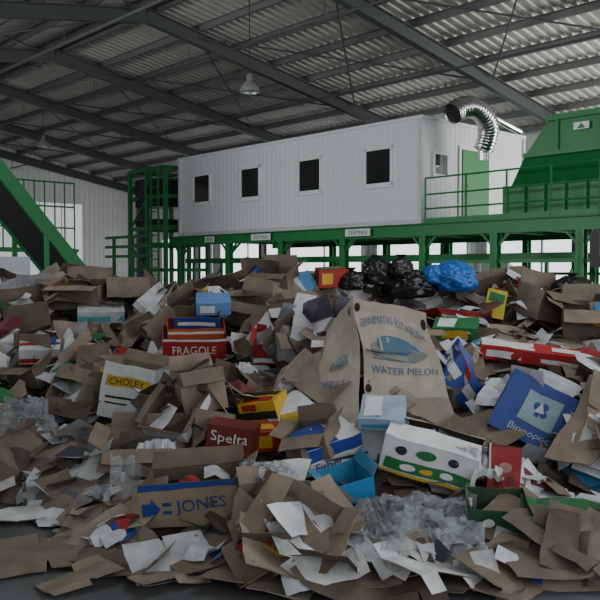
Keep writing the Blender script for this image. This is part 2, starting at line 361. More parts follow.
d=B(surf("cabinet_door_paint",(.62,.66,.70),.4)).box((5.98,14.75,.1),(6.0,15.35,1.9)).done("cabinet_door",parent=e)
B(DARK).box((5.95,15.25,.95),(5.98,15.29,1.15)).done("handle",parent=d)
e=empty("feed_hopper",(17.3,7.6,Z0),"large green steel hopper machine standing on the platform","hopper")
b=B(GREEN)
def loft(b,lv,m=0):
    vs=[]
    for (v0,v1,u0,u1,z) in lv: vs+=[(v0,u0,z),(v1,u0,z),(v1,u1,z),(v0,u1,z)]
    fs=[(0,3,2,1)]
    for i in range(len(lv)-1):
        for j in range(4): fs.append((i*4+j,i*4+(j+1)%4,(i+1)*4+(j+1)%4,(i+1)*4+j))
    b.add(vs,fs,m)
loft(b,[(16.3,18.6,4.4,10.6,Z0+.02),(16.3,18.6,4.4,10.6,Z0+.8)]); b.done("hopper_base",parent=e)
b=B(GREEN); loft(b,[(16.35,18.5,4.6,10.4,Z0+.8),(15.95,18.7,4.4,9.8,Z0+1.4),(15.95,18.7,4.4,9.2,Z0+2.15)])
for u in (5.,6.,7.,8.,9.): b.beam((15.93,u,Z0+1.4),(15.93,u,Z0+2.15),.08,.06)
b.beam((15.92,4.4,Z0+2.15),(15.92,9.25,Z0+2.15),.1,.12).beam((15.92,4.4,Z0+1.4),(15.92,9.8,Z0+1.4),.1,.1)
b.done("hopper_bin",parent=e)
b=B(FRAMEM,GREEN).box((15.87,8.25,Z0+1.82),(15.885,8.6,Z0+1.97),0).add([(15.865,8.52,Z0+1.84),(15.865,8.33,Z0+1.84),(15.865,8.42,Z0+1.95)],[(0,1,2)],1); b.done("logo_plate",parent=e)
b=B(GREEN)
for i in range(12): b.beam((16.25,10.5-i*.5,Z0+.02),(16.25,10.5-i*.5,Z0+.8),.06,.06)
b.done("stiffener",parent=e)
B(DARK,STEEL).box((15.4,6.6,1.75),(15.6,7.95,2.5),0).box((15.39,7.0,1.95),(15.4,7.75,2.4),1).done("control_panel","dark control panel box mounted under the platform","control panel")
def P3(px,py,dep): 
    r=ray(px,py); q=Vector((0,0,EYE))+r*dep
    return (.733*q.x+.679*q.y, -.679*q.x+.733*q.y, q.z)
ctl=[(452,114),(460,108),(470,106),(479,110),(486,118),(489,128),(487,138),(483,150)]
cp=[Vector(P3(x,y,19.2+.15*i)) for i,(x,y) in enumerate(ctl)]
fine=[]
for i in range(len(cp)-1):
    for t in range(10): fine.append(cp[i].lerp(cp[i+1],t/10))
for _ in range(6):
    fine=[fine[0]]+[(fine[i-1]+fine[i]+fine[i+1])/3 for i in range(1,len(fine)-1)]+[fine[-1]]
e=B(SILVER).tube(fine,lambda i:.235+.03*(i%3==0),n=14).done("ventilation_duct","shiny silver flexible ventilation duct bending above the cabin","duct",smooth=True)
B(SILVER).cyl(fine[-1],fine[-1]+Vector((0,0,-.3)),.14,n=12).cyl(fine[18]+Vector((0,0,.05)),Vector(P3(520,132,20.5)),.08,n=12).done("straight_pipe",parent=e)
# ------------------------------------------------------------------ pile heightmap
GX0,GX1,GY0,GY1,RES=-9.,9.,3.,15.,.05
nx=int((GX1-GX0)/RES); ny=int((GY1-GY0)/RES)
FXS=[-9,-5,-3.4,-2.3,-.9,0,1.2,2,3,5,9]; FYS=[8.8,7.8,6.9,5.9,4.6,4.25,4.3,4.6,4.9,5.4,6.5]
def front(x): return float(np.interp(x,FXS,FYS))
def mound(x,y):
    yf=front(x); yc=9.8; s=max(0,min(1,(y-yf)/(yc-yf)))
    hc=float(np.interp(x,[-9,-5,-3,-1.6,-.4,1.2,2.5,4,9],[.7,1.05,1.1,1.0,1.17,1.08,1.05,.95,.85]))
    hc+=.14*noise.noise(Vector((x*.9,y*.9,3)))
    h=hc*(1-(1-s)**1.25)
    if y>11: h*=max(0,1-(y-11)/2.5)
    h+=.13*noise.noise(Vector((x*2.1,y*2.1,0)))*min(1,s*4)
    return max(0,h)
HM=np.array([[mound(GX0+i*RES,GY0+j*RES) for j in range(ny)] for i in range(nx)])
def hm(x,y):
    i=int((x-GX0)/RES); j=int((y-GY0)/RES)
    if i<0 or j<0 or i>=nx or j>=ny: return 0.
    return HM[i,j]
def hit(px,py):
    r=ray(px,py); t=3.
    while t<14:
        p=Vector((0,0,EYE))+r*t
        if p.z<=hm(p.x,p.y) or t>9.6: return p
        t+=.02
    return p
def raise_hm(c,M,w,d,h,q=1.):
    rad=math.hypot(w,d)/2
    i0=max(0,int((c.x-rad-GX0)/RES)); i1=min(nx,int((c.x+rad-GX0)/RES)+1); j0=max(0,int((c.y-rad-GY0)/RES)); j1=min(ny,int((c.y+rad-GY0)/RES)+1)
    ax=M.col[0].to_3d().normalized(); ay=M.col[1].to_3d().normalized(); az=M.col[2].to_3d().normalized()
    if abs(az.z)<.3: return
    for i in range(i0,i1):
        for j in range(j0,j1):
            x=GX0+i*RES-c.x; y=GY0+j*RES-c.y
            lx=x*ax.x+y*ax.y; ly=x*ay.x+y*ay.y
            if abs(lx)<w/2 and abs(ly)<d/2:
                z=c.z-(x*az.x+y*az.y)/az.z+h*q
                if z>HM[i,j]: HM[i,j]=min(z,HM[i,j]+.6)
def fit(x,y,w,d,yaw):
    S=[];ca,sa=math.cos(yaw),math.sin(yaw)
    for a in (-.5,-.25,0,.25,.5):
        for b_ in (-.5,-.25,0,.25,.5):
            X=x+ca*a*w-sa*b_*d; Y=y+sa*a*w+ca*b_*d; S.append((X,Y,hm(X,Y)))
    S=np.array(S); Am=np.c_[S[:,0]-x,S[:,1]-y,np.ones(len(S))]
    c,_,_,_=np.linalg.lstsq(Am,S[:,2],rcond=None)
    return Vector((-c[0],-c[1],1)).normalized(), float(c[2]), float(np.percentile(S[:,2],70))
# ------------------------------------------------------------------ card meshes
def crumple(p,seed,amp,fr=4.):
    q=Vector(p)*fr+Vector((seed*7.3,seed*3.1,seed*1.7))
    return Vector(p)+noise.noise_vector(q)*amp+noise.noise_vector(q*2.7)*amp*.35
def card_mesh(name,quads,mats,th=.006,seed=0,amp=.01,decals=(),fr=4.,inner=1):
    """quads: (BL,BR,TR,TL,matindex). decals: (quadindex,type,args,matindex)"""
    bm=bmesh.new()
    def bil(q,s,t): return q[0].lerp(q[1],s).lerp(q[3].lerp(q[2],s),t)
    for q in quads:
        q=[Vector(c) for c in q[:4]]+[q[4]]
        L1=(q[1]-q[0]).length; L2=(q[3]-q[0]).length; a=max(1,min(8,int(L1/.09))); c=max(1,min(8,int(L2/.09)))
        g=[[bm.verts.new(bil(q,i/a,j/c)) for i in range(a+1)] for j in range(c+1)]
        for j in range(c):
            for i in range(a):
                f=bm.faces.new((g[j][i],g[j][i+1],g[j+1][i+1],g[j+1][i])); f.material_index=q[4]
    bmesh.ops.remove_doubles(bm,verts=bm.verts,dist=.002)
    for v in bm.verts: v.co=crumple(v.co,seed,amp,fr)
    bm.normal_update()
    ov=list(bm.verts); of=list(bm.faces); rim=[e for e in bm.edges if len(e.link_faces)==1]
    iv={v:bm.verts.new(v.co-v.normal*th) for v in ov}
    for f in of:
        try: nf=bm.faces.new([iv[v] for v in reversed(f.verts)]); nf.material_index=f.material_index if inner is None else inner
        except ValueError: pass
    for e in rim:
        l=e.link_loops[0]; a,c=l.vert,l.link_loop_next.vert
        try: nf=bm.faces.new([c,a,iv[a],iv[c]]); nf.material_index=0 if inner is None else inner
        except ValueError: pass
    for (qi,kind,args,mi) in decals:
        q=[Vector(c) for c in quads[qi][:4]]; nrm=(q[1]-q[0]).cross(q[3]-q[0]).normalized()
        if kind=='rect':
            s0,t0,s1,t1=args; k=6; vv=[(s0+(s1-s0)*i/k,t0+(t1-t0)*j/k) for j in range(k+1) for i in range(k+1)]
            ff=[(j*(k+1)+i,j*(k+1)+i+1,(j+1)*(k+1)+i+1,(j+1)*(k+1)+i) for j in range(k) for i in range(k)]; off=.004
        elif kind=='poly':
            vv=list(args); ff=[tuple(range(len(vv)))]; off=.007
        elif kind=='ell':
            cs,ct,rs,rt=args; vv=[(cs+rs*math.cos(a_*math.pi/12),ct+rt*math.sin(a_*math.pi/12)) for a_ in range(24)]; ff=[tuple(range(24))]; off=.0055
        else:
            st,cs,ct,ws,wt=args[:5]; arc=args[5] if len(args)>5 else 0
            gv,gf=text_geo(st); vv=[(cs+x*ws,ct+y*wt-arc*x*x*4) for x,y in gv]; ff=gf; off=.0085
        vs=[bm.verts.new(crumple(bil(q,s,t),seed,amp,fr)+nrm*off) for s,t in vv]
        for f in ff:
            if len(set(f))<3: continue
            try: nf=bm.faces.new([vs[i] for i in f]); nf.material_index=mi
            except ValueError: pass
    me=bpy.data.meshes.new(name); bm.to_mesh(me); bm.free()
    for m in mats: me.materials.append(m)
    return me
def box_quads(w,d,h,shear=(0,0),m=0,taper=0):
    x,y=w/2,d/2; sx,sy=shear
    b0=[Vector((-x,-y,0)),Vector((x,-y,0)),Vector((x,y,0)),Vector((-x,y,0))]
    k=1+taper
    t0=[Vector((c.x*k+sx,c.y*k+sy,h)) for c in b0]
    Q=[(b0[i],b0[(i+1)%4],t0[(i+1)%4],t0[i],m) for i in range(4)]
    Q.append((b0[3],b0[2],b0[1],b0[0],m))
    return Q,t0
def flap_quad(t0,i,ang,L,m=0):
    a,b_=t0[i],t0[(i+1)%4]; e=(b_-a).normalized(); out=e.cross(Vector((0,0,1))).normalized()
    dr=out*math.sin(ang)+Vector((0,0,1))*math.cos(ang)
    return (a,b_,b_-e*.01+dr*L,a+e*.01+dr*L,m)
HERO=[]
def orient(n,yaw,extra=None):
    q=Vector((0,0,1)).rotation_difference(n); M=q.to_matrix().to_4x4()@Matrix.Rotation(yaw,4,'Z')
    if extra: M=M@Euler(extra).to_matrix().to_4x4()
    return M
def link(me,name,M,parent=None,color=None):
    o=bpy.data.objects.new(name,me); ROOT.objects.link(o)
    if parent is None: o.matrix_world=M
    else: o.parent=parent
    if color: o.color=(*color,1)
    return o
def hero_box(name,label,cat,cx,by,wpx,hpx,d,yaw=0,tx=0,ry=0,mats=None,flaps=(None,)*4,decals=(),seed=None,amp=.016,shear=(0,0),lift=0.,taper=0,fl=None,th=.006,closed=False,col=None,top=None):
    """flaps: angles deg for front,right,back,left (0 up, 90 out, -90 closed)"""
    seed=seed if seed is not None else cx*.37+by
    p=hit(cx,by); s=p.y/F; w=wpx*s; h=hpx*s
    mats=mats or [BROWN,INNER]
    Q,t0=box_quads(w,d,h,shear,0,taper)
    if closed: Q.append((t0[0],t0[1],t0[2],t0[3],0))
    me=card_mesh(name,Q,mats,th,seed,amp,decals)
    Rm=Matrix.Rotation(math.radians(yaw),4,'Z')@Euler((math.radians(tx),math.radians(ry),0)).to_matrix().to_4x4()
    edge=Rm@Vector((0,-d/2,0))
    M=Matrix.Translation(p+Vector((0,.04,lift*.5+.03))-edge)@Rm
    o=link(me,name,M,color=col); meta(o,label,cat)
    for i,a in enumerate(flaps):
        if a is None: continue
        L=(d if i%2==0 else w)/2*.9
        if fl: L=fl
        L=min(L,.3)
        fq=flap_quad(t0,i,math.radians(a),L)
        fm=card_mesh("flap",[fq],mats[:2],th,seed,amp)
        fo=link(fm,"flap",None,parent=o,color=col)
    HERO.append((cx-wpx/2,by-hpx*1.05,cx+wpx/2,by-hpx*.02,p.y))
    raise_hm(M.translation,M,w,d,h,.75)
    return o
def sheet_quads(pw,ph,fl,rr,fold=.35,flapb=.6):
    """flattened carton: panel widths pw, height ph, flap length fl"""
    Q=[]; ang=0
    pts=[(0,0)]
    for w_ in pw:
        pts.append((pts[-1][0]+w_*math.cos(ang),pts[-1][1]+w_*math.sin(ang))); ang+=rr.uniform(-fold,fold)
    cx=(pts[0][0]+pts[-1][0])/2
    for i in range(len(pw)):
        a=Vector((pts[i][0]-cx,-ph/2,pts[i][1])); b_=Vector((pts[i+1][0]-cx,-ph/2,pts[i+1][1])); c=b_+Vector((0,ph,0)); d_=a+Vector((0,ph,0))
        Q.append((a,b_,c,d_,0)); e=(b_-a).normalized()
        nrm=Vector((-e.z,0,e.x))
        if fl>0:
            for (p,q,sg) in ((d_,c,1),(b_,a,-1)):
                t=rr.uniform(-flapb,flapb); dr=Vector((0,sg*math.cos(t),0))+nrm*math.sin(t); g=e*(.012 if sg>0 else -.012)
                Q.append((p+g*.3,q-g*.3,q-g+dr*fl,p+g+dr*fl,0))
    return Q
def hero_sheet(name,label,cat,cx,cy,pw,ph,fl,yaw,seed,fold=.2,mats=None,extra=None,lift=.02,col=None,decals=(),flat=None,amp=.03):
    rr=random.Random(seed); p=hit(cx,cy)
    Q=sheet_quads(pw,ph,fl,rr,fold); me=card_mesh(name,Q,mats or [BROWN,INNER],.006,seed,amp,decals,fr=2.8)
    w=sum(pw); d=ph+2*fl; yw=math.radians(yaw)
    n,z,_=fit(p.x,p.y,w,d,yw)
    if flat: n=Vector(flat).normalized()
    M=Matrix.Translation((p.x,p.y,z+lift))@orient(n,yw,tuple(math.radians(a) for a in extra) if extra else None)
    o=link(me,name,M,color=col); meta(o,label,cat)
    if cy<515:
        r=w*F/p.y/2*.7; HERO.append((cx-r,cy-r*.3,cx+r,cy+r*.25,p.y))
    if not extra: raise_hm(M.translation,M,w,d,.02)
    return o
# colours
RED=(.36,.02,.02);BLUE=(.02,.05,.27);LBL=(.06,.25,.52);YEL=(.6,.38,.03);GRN=(.02,.17,.05);WHT=(.68,.69,.70);BLK=(.02,.02,.025);ORG_=(.5,.1,.03)
def MT(*c): return [x if not isinstance(x,tuple) else ink(x) for x in c]
hero_box("fruit_carton","brown fruit carton with blue printed band and lettering","cardboard box",190,538,102,46,.36,yaw=-5,tx=2,ry=-6,
  mats=MT(ink((.30,.23,.165),.8),INNER,(.015,.05,.24)),flaps=(None,62,25,None),fl=.12,lift=.06,
  decals=[(0,'rect',(0,.86,1,1),2),(0,'text',("JONES",.62,.45,.5,.34),2),(0,'poly',((.03,.30),(.12,.30),(.12,.18),(.22,.45),(.12,.72),(.12,.6),(.03,.6)),2),(0,'rect',(.24,.32,.33,.40),2),(0,'rect',(.24,.50,.33,.58),2),(1,'rect',(0,.86,1,1),2)])
def melon():
    p=hit(372,426)
    O=p+Vector((0,.1,.02)); k=p.y/F/.00775
    Vv=lambda a,b_,c: Vector((a,b_,c))*k
    fTL,fTR,fBR,fBL=Vv(-.14,.15,1.0),Vv(.46,.2,.84),Vv(.62,0,.16),Vv(-.02,-.05,.18)
    lTL,lBL,lBR=Vv(-.35,.3,.68),Vv(-.62,.0,.0),Vv(-.06,-.16,-.02)
    rT,rB=Vv(.44,.85,.7),Vv(.68,.8,.05)
    Q=[(fBL,fBR,fTR,fTL,0),(lBL,lBR,fTL,lTL,0),(fBR,rB,rT,fTR,0),(lBR,Vv(.66,-.12,-.04),fBR,fBL,1),
       (rB,Vv(-.55,1.0,.05),Vv(-.3,.95,.6),rT,0),(Vv(-.55,1.0,.05),lBL,lTL,Vv(-.3,.95,.6),0)]
    bl=(.05,.12,.20); gr=(.16,.2,.18)
    def logo(q,cx,cy,s):
        d=[(q,'ell',(cx,cy,.36*s,.095*s),4),(q,'ell',(cx+.02*s,cy+.06*s,.27*s,.10*s),3)]
        for j in range(5): d.append((q,'poly',tuple((cx+(j-2)*.1*s+dx,cy+.06*s+dy*s) for dx,dy in ((-.014,-.07),(.014,-.07),(.02*1,.075),(-.008,.075))),5))
        for j in range(4): d.append((q,'rect',(cx-.36*s,cy-.02*s-.025*s*j,cx+(.32-.05*j)*s,cy-.010*s-.025*s*j),3))
        return d
    dec=[(0,'text',("GENNIMATAS ESTABLISH.",.5,.83,.86,.075,.10),3)]+logo(0,.5,.52,1.)+[
         (0,'text',("WATER MELON",.52,.31,.82,.085),3),
         (0,'ell',(.07,.9,.04,.05),6),(0,'ell',(.95,.88,.04,.05),6),(0,'ell',(.06,.12,.04,.05),6)]+logo(1,.55,.53,.5)+[(1,'text',("WATER MELON",.52,.36,.42,.07),3),(1,'ell',(.25,.25,.03,.045),6),(1,'ell',(.86,.9,.03,.045),6)]
    me=card_mesh("melon_bin",Q,[ink((.39,.345,.285),.8),BROWN,INNER,ink(bl),ink(gr),ink((.3,.32,.3)),ink((.02,.017,.015),.9)],.008,3.3,.055,dec,fr=2.4,inner=2)
    o=link(me,"melon_bin",Matrix.Translation(O)); meta(o,"large slumped beige melon bin printed in blue","cardboard bin")
    link(card_mesh("flap",[(fTL,fTR,Vv(.42,.5,.82),Vv(-.05,.5,.92),0)],[BROWN,INNER],.008,3.3,.055,fr=2.4),"flap",None,parent=o)
    HERO.append((296,296,458,426,p.y+.1)); raise_hm(O+Vector((0,.4,0)),Matrix.Identity(4),1.2,.9,.55)
melon()
hero_box("blue_carton","deep blue carton tilted on the heap with pale label","cardboard box",522,456,72,64,.32,yaw=-16,tx=-20,ry=26,mats=MT(BLUE,(.04,.09,.35),(.26,.36,.42),(.5,.55,.6),BLUE),closed=True,lift=.16,
  decals=[(0,'rect',(.3,.3,.82,.82),2),(0,'ell',(.5,.62,.06,.07),4),(0,'ell',(.6,.66,.05,.06),4),(0,'ell',(.62,.54,.05,.06),4),(0,'ell',(.52,.5,.04,.05),4),(0,'text',("βιοφόρος",.56,.14,.6,.12),3),(4,'rect',(.1,.1,.3,.4),3)])
hero_box("produce_carton","white produce carton printed with green leaf band","cardboard box",425,498,98,38,.40,yaw=-14,tx=10,ry=14,mats=MT(WHT,INNER,GRN,YEL,BLK),flaps=(-78,None,-70,None),lift=.14,
  decals=[(0,'rect',(.05,.12,.95,.42),2),(0,'ell',(.2,.68,.06,.12),4),(0,'ell',(.75,.68,.06,.12),4),(0,'ell',(.3,.27,.08,.09),0),(0,'ell',(.5,.27,.09,.07),3),(0,'ell',(.7,.27,.08,.09),0),(0,'ell',(.45,.7,.1,.13),2),(0,'rect',(0,0,1,.08),3),(1,'rect',(0,.4,1,.9),2)],amp=.018)
hero_box("berry_tray","bright red open fruit tray with white stripes","fruit tray",194,366,64,26,.3,yaw=8,tx=22,mats=MT(RED,(.3,.05,.04),WHT,YEL),lift=.02,decals=[(0,'text',("FRAGOLE",.5,.5,.7,.35),2),(0,'rect',(0,.86,1,.96),2),(1,'rect',(0,.5,1,.6),2)])
hero_box("berry_tray","bright red open fruit tray leaning on another","fruit tray",196,346,58,14,.28,yaw=12,tx=20,mats=MT(ORG_,(.4,.08,.05),WHT),lift=.02,decals=[(0,'rect',(0,.6,1,.8),2)])
hero_box("blue_tray","blue printed fruit tray lying on red trays","fruit tray",196,333,46,13,.25,yaw=5,tx=25,mats=MT(BLUE,INNER,WHT),lift=.02,decals=[(0,'rect',(.1,.3,.9,.6),2)])
hero_box("berry_tray","dark red open fruit tray with white edge","fruit tray",279,370,52,22,.3,yaw=-4,tx=24,mats=MT((.33,.02,.025),(.4,.04,.04),WHT),lift=.04,flaps=(None,40,10,40),fl=.06,decals=[(0,'rect',(0,.1,1,.3),2),(0,'rect',(.3,.5,.7,.72),2)])
hero_box("white_carton","white carton with yellow label band and black print","cardboard box",121,428,58,56,.3,yaw=-18,tx=-4,ry=8,mats=MT(WHT,INNER,YEL,BLK),flaps=(None,60,20,80),fl=.1,lift=.06,
  decals=[(0,'rect',(.1,.58,.95,.78),2),(0,'text',("CHOLEY",.5,.68,.66,.13),3),(0,'rect',(.12,.36,.7,.40),3),(0,'rect',(.12,.26,.55,.29),3),(1,'rect',(.1,.5,.9,.7),2)])
hero_box("white_tray","white foam-lined tray tipped towards the floor","fruit tray",165,448,52,16,.40,yaw=-25,tx=42,ry=6,mats=MT(WHT,(.10,.075,.05)),lift=.06,fl=.05,flaps=(60,60,60,60))
hero_box("cardboard_box","tall open brown cardboard box","cardboard box",206,416,46,42,.3,yaw=22,tx=-5,ry=-6,flaps=(150,None,15,None),fl=.12)
hero_box("cardboard_box","brown cardboard box standing with closed flaps","cardboard box",212,448,42,32,.26,yaw=18,tx=-8,ry=10,closed=True)
hero_box("snack_carton","dark red snack carton with white lettering","cardboard box",228,466,48,28,.25,yaw=-8,tx=2,ry=6,mats=MT((.15,.02,.018),INNER,WHT,RED),closed=True,lift=.1,decals=[(0,'text',("Spelta",.5,.55,.8,.5),2),(0,'rect',(0,0,1,.14),3)])
hero_box("snack_carton","yellow and black snack carton with red stripes","cardboard box",262,436,40,28,.25,yaw=-20,tx=14,ry=-8,mats=MT(YEL,INNER,BLK,RED),lift=.04,closed=True,decals=[(0,'rect',(0,.35,1,.65),2),(0,'rect',(.1,.7,.5,.95),3),(5,'rect',(.1,.1,.9,.4),3),(5,'rect',(.1,.55,.9,.9),2)])
hero_box("snack_carton","red snack carton with yellow patch","cardboard box",268,460,40,22,.22,yaw=14,tx=10,mats=MT(RED,INNER,YEL,BLK),lift=.04,closed=True,decals=[(0,'rect',(.1,.2,.6,.8),2),(5,'rect',(.2,.2,.7,.7),2)])
hero_box("snack_carton","yellow and red snack carton standing upright","cardboard box",297,448,20,28,.14,yaw=10,ry=-10,mats=MT(YEL,INNER,RED),closed=True,decals=[(0,'rect',(0,.3,1,.7),2)])
hero_box("blue_white_carton","white and blue printed carton tilted on one edge","cardboard box",338,482,62,28,.3,yaw=24,tx=14,ry=-16,mats=MT(WHT,INNER,(.03,.06,.3),RED),closed=True,lift=.14,decals=[(0,'rect',(0,.5,1,1),2),(0,'text',("Fisher",.35,.26,.5,.32),2),(5,'rect',(0,0,.6,1),2)])
hero_box("light_blue_carton","pale blue and white carton with blue stripes","cardboard box",382,438,46,14,.3,yaw=-10,tx=25,mats=MT((.3,.40,.5),INNER,WHT,LBL),closed=True,lift=.02,decals=[(0,'rect',(.1,.2,.9,.5),3),(5,'rect',(.1,.1,.5,.9),2)])
hero_box("blue_box","bright light blue carton lined with plastic","cardboard box",356,514,46,26,.26,yaw=25,tx=12,ry=-10,mats=MT((.03,.2,.42),(.06,.24,.42),WHT),flaps=(None,40,None,70),fl=.08,lift=.04)
hero_box("gift_bag","upright red paper carrier bag with dark pattern","paper bag",504,512,32,52,.12,yaw=-8,tx=-5,ry=4,mats=MT((.3,.015,.025),(.2,.02,.02),(.12,.01,.015),(.4,.2,.18)),amp=.012,lift=.1,decals=[(0,'ell',(.5,.6,.2,.10),3),(0,'rect',(.1,.1,.9,.14),2),(0,'ell',(.3,.3,.12,.08),2),(0,'ell',(.7,.35,.12,.08),2)])
hero_box("green_tray","dark green open cardboard tray","fruit tray",502,548,62,28,.34,yaw=-6,tx=8,mats=MT((.015,.085,.04),(.04,.07,.04),WHT),lift=.04,decals=[(0,'ell',(.3,.5,.1,.16),2)])
hero_box("red_white_carton","long white and red carton lying across boards","cardboard box",540,376,118,14,.3,yaw=-12,tx=12,ry=6,mats=MT((.42,.02,.025),INNER,WHT),closed=True,lift=.12,decals=[(0,'rect',(.05,.25,.35,.75),2),(0,'rect',(.5,.2,.95,.5),2),(5,'rect',(.0,.1,.45,.9),2),(5,'rect',(.6,.2,.9,.7),2)])
hero_box("white_carton","white carton printed with rows of red lettering","cardboard box",606,494,66,60,.3,yaw=-26,tx=-12,ry=16,mats=MT(WHT,INNER,RED),closed=True,lift=.1,decals=[(0,'text',("PRODUCE OF GREECE",.5,.82,.8,.07),2),(0,'text',("CLASS I",.35,.65,.4,.07),2),(0,'text',("NET WEIGHT",.45,.5,.55,.06),2),(0,'rect',(.1,.2,.5,.24),2),(0,'rect',(.1,.3,.6,.33),2)])
hero_box("cardboard_box","dented open brown box with raised flaps","cardboard box",310,468,48,28,.28,yaw=-28,tx=14,ry=-12,flaps=(120,40,20,70),fl=.11)
hero_box("cardboard_box","long brown box lying half crushed","cardboard box",140,476,90,22,.35,yaw=4,tx=14,flaps=(120,50,15,60),fl=.12,shear=(.05,.03))
hero_box("cardboard_box","brown cardboard box on the crest of the heap","cardboard box",28,336,44,30,.4,yaw=20,tx=8,ry=-8,flaps=(None,60,20,50),fl=.14)
hero_box("cardboard_box","wide brown cardboard box on the crest","cardboard box",74,312,52,24,.45,yaw=-10,tx=10,flaps=(100,None,25,80),fl=.16)
hero_box("cardboard_box","brown closed cardboard box near the crest","cardboard box",128,300,42,20,.4,yaw=15,closed=True)
hero_box("cyan_carton","white carton with pale cyan stripe near crest","cardboard box",100,328,46,14,.35,yaw=12,tx=18,mats=MT(WHITEC,INNER,(.1,.4,.45)),closed=True,decals=[(0,'rect',(0,.3,1,.7),2)])
hero_box("cardboard_box","brown open box high on the heap","cardboard box",556,326,52,30,.45,yaw=28,tx=14,ry=10,flaps=(110,60,20,None),fl=.18)
hero_box("cardboard_box","large brown box with sagging flaps","cardboard box",590,348,50,36,.45,yaw=-15,tx=12,flaps=(120,None,30,60),fl=.2)
hero_box("yellow_carton","tall yellow carton with red corner","cardboard box",494,322,20,28,.2,yaw=-12,ry=10,mats=MT((.6,.5,.05),INNER,RED,GRN),closed=True,lift=.03,decals=[(0,'rect',(0,0,.4,.4),2),(0,'rect',(.1,.6,.9,.9),3)])
hero_box("snack_carton","red and yellow carton on the crest","cardboard box",333,290,30,18,.22,yaw=12,tx=10,mats=MT(RED,INNER,YEL,(.02,.3,.1)),closed=True,decals=[(0,'rect',(.1,.2,.5,.8),2),(5,'rect',(.1,.1,.8,.6),3)])
hero_box("cardboard_box","brown box resting near the crest","cardboard box",270,298,40,22,.4,yaw=-20,tx=12,flaps=(100,50,10,None),fl=.16)
hero_box("blue_white_carton","small blue and white carton on papers","cardboard box",214,318,34,13,.3,yaw=10,tx=18,mats=MT((.12,.25,.5),INNER,WHT),closed=True,decals=[(0,'rect',(.1,.2,.5,.8),2)])
hero_box("cardboard_box","large open brown box leaning in the heap","cardboard box",240,330,44,26,.4,yaw=-30,tx=16,ry=8,flaps=(110,60,30,None),fl=.15)
hero_box("cardboard_box","square brown box with dark interior","cardboard box",466,410,40,24,.3,yaw=30,tx=20,ry=-8,flaps=(None,60,20,80),fl=.1)
hero_box("cardboard_box","brown box tipped on its side","cardboard box",20,392,50,26,.34,yaw=-24,tx=30,flaps=(80,60,20,None),fl=.14)
hero_box("white_carton","small white carton with red stripes","cardboard box",38,368,40,16,.28,yaw=14,tx=18,mats=MT(WHITEC,INNER,RED),closed=True,decals=[(0,'rect',(0,.1,1,.4),2),(5,'rect',(0,.4,1,.6),2)])
hero_box("produce_carton","small green and yellow produce carton","cardboard box",456,344,44,14,.3,yaw=-16,tx=20,mats=MT(GRN,INNER,YEL,WHT),closed=True,decals=[(0,'rect',(.2,.2,.8,.8),2),(5,'rect',(.1,.1,.5,.9),3)])
HS=[("brown flattened carton spread on the concrete floor",35,560,[.35,.25],.35,.1,24,1,.1),
("brown flattened carton at the edge of the heap",112,530,[.3,.42],.3,.1,-12,2,.12),
("brown flattened carton lying near a white sheet",150,564,[.3,.2],.22,.1,-14,3,.16),
("brown cardboard strip lying on the floor",170,586,[.2,.22],.12,.05,28,31,.15),
("large brown flattened carton with bent flap",318,548,[.45,.35],.4,.14,22,4,.2),
("torn brown cardboard sheet against the heap",262,528,[.3,.2],.3,.1,50,5,.4),
("broad dark brown board lying at the floor edge",392,580,[.4,.4],.22,.06,16,6,.16),
("brown flattened carton beside green tray",566,556,[.35,.35],.35,.12,-20,7,.18),
("brown flattened carton with folded flap",545,580,[.35,.3],.25,.1,-42,8,.2),
("brown cardboard sheet leaning on cartons",60,455,[.4,.35],.4,.15,30,9,.25),
("wide brown flattened carton on papers",40,482,[.4,.4],.3,.12,-20,10,.12),
("brown cardboard sheet with creased panels",70,502,[.35,.35],.3,.1,12,11,.12),
("large brown board lying over the heap",530,340,[.6,.55],.4,.1,-18,12,.12),
("brown flattened carton on the slope",478,392,[.3,.3],.3,.1,20,13,.35),
("brown flattened carton on the crest slope",400,308,[.5,.3],.3,.1,5,14,.2),
("brown flattened carton lying face down on concrete",260,588,[.3,.3],.22,.08,-22,41,.15),
("small brown cardboard panel on the floor",78,584,[.22,.2],.18,.06,40,42,.12),
("worn brown carton panel at the floor edge",470,588,[.3,.25],.2,.08,-30,43,.18),
("tilted brown carton panel beside the trays",530,530,[.3,.3],.28,.08,-35,44,.3),
("bent brown carton piece overlapping another sheet",330,582,[.25,.2],.2,.08,60,45,.3),
("creased brown carton piece near folded papers",210,568,[.25,.22],.22,.07,35,46,.3),
("torn brown carton piece on the concrete",110,558,[.25,.2],.2,.07,75,47,.25),
]
for (lb,cx,cy,pw,ph,fl,yaw,sd,fo) in HS:
    hero_sheet("flattened_carton",lb,"cardboard sheet",cx,cy,pw,ph,fl,yaw,sd,fo,extra=None if cy<515 else (R.uniform(-7,7),R.uniform(-6,6),0),lift=.02 if cy<515 else .05)
hero_sheet("long_board","long brown board standing diagonally in the heap","cardboard sheet",138,340,[.75],.26,0,58,20,.1,extra=(0,-30,0),lift=.2)
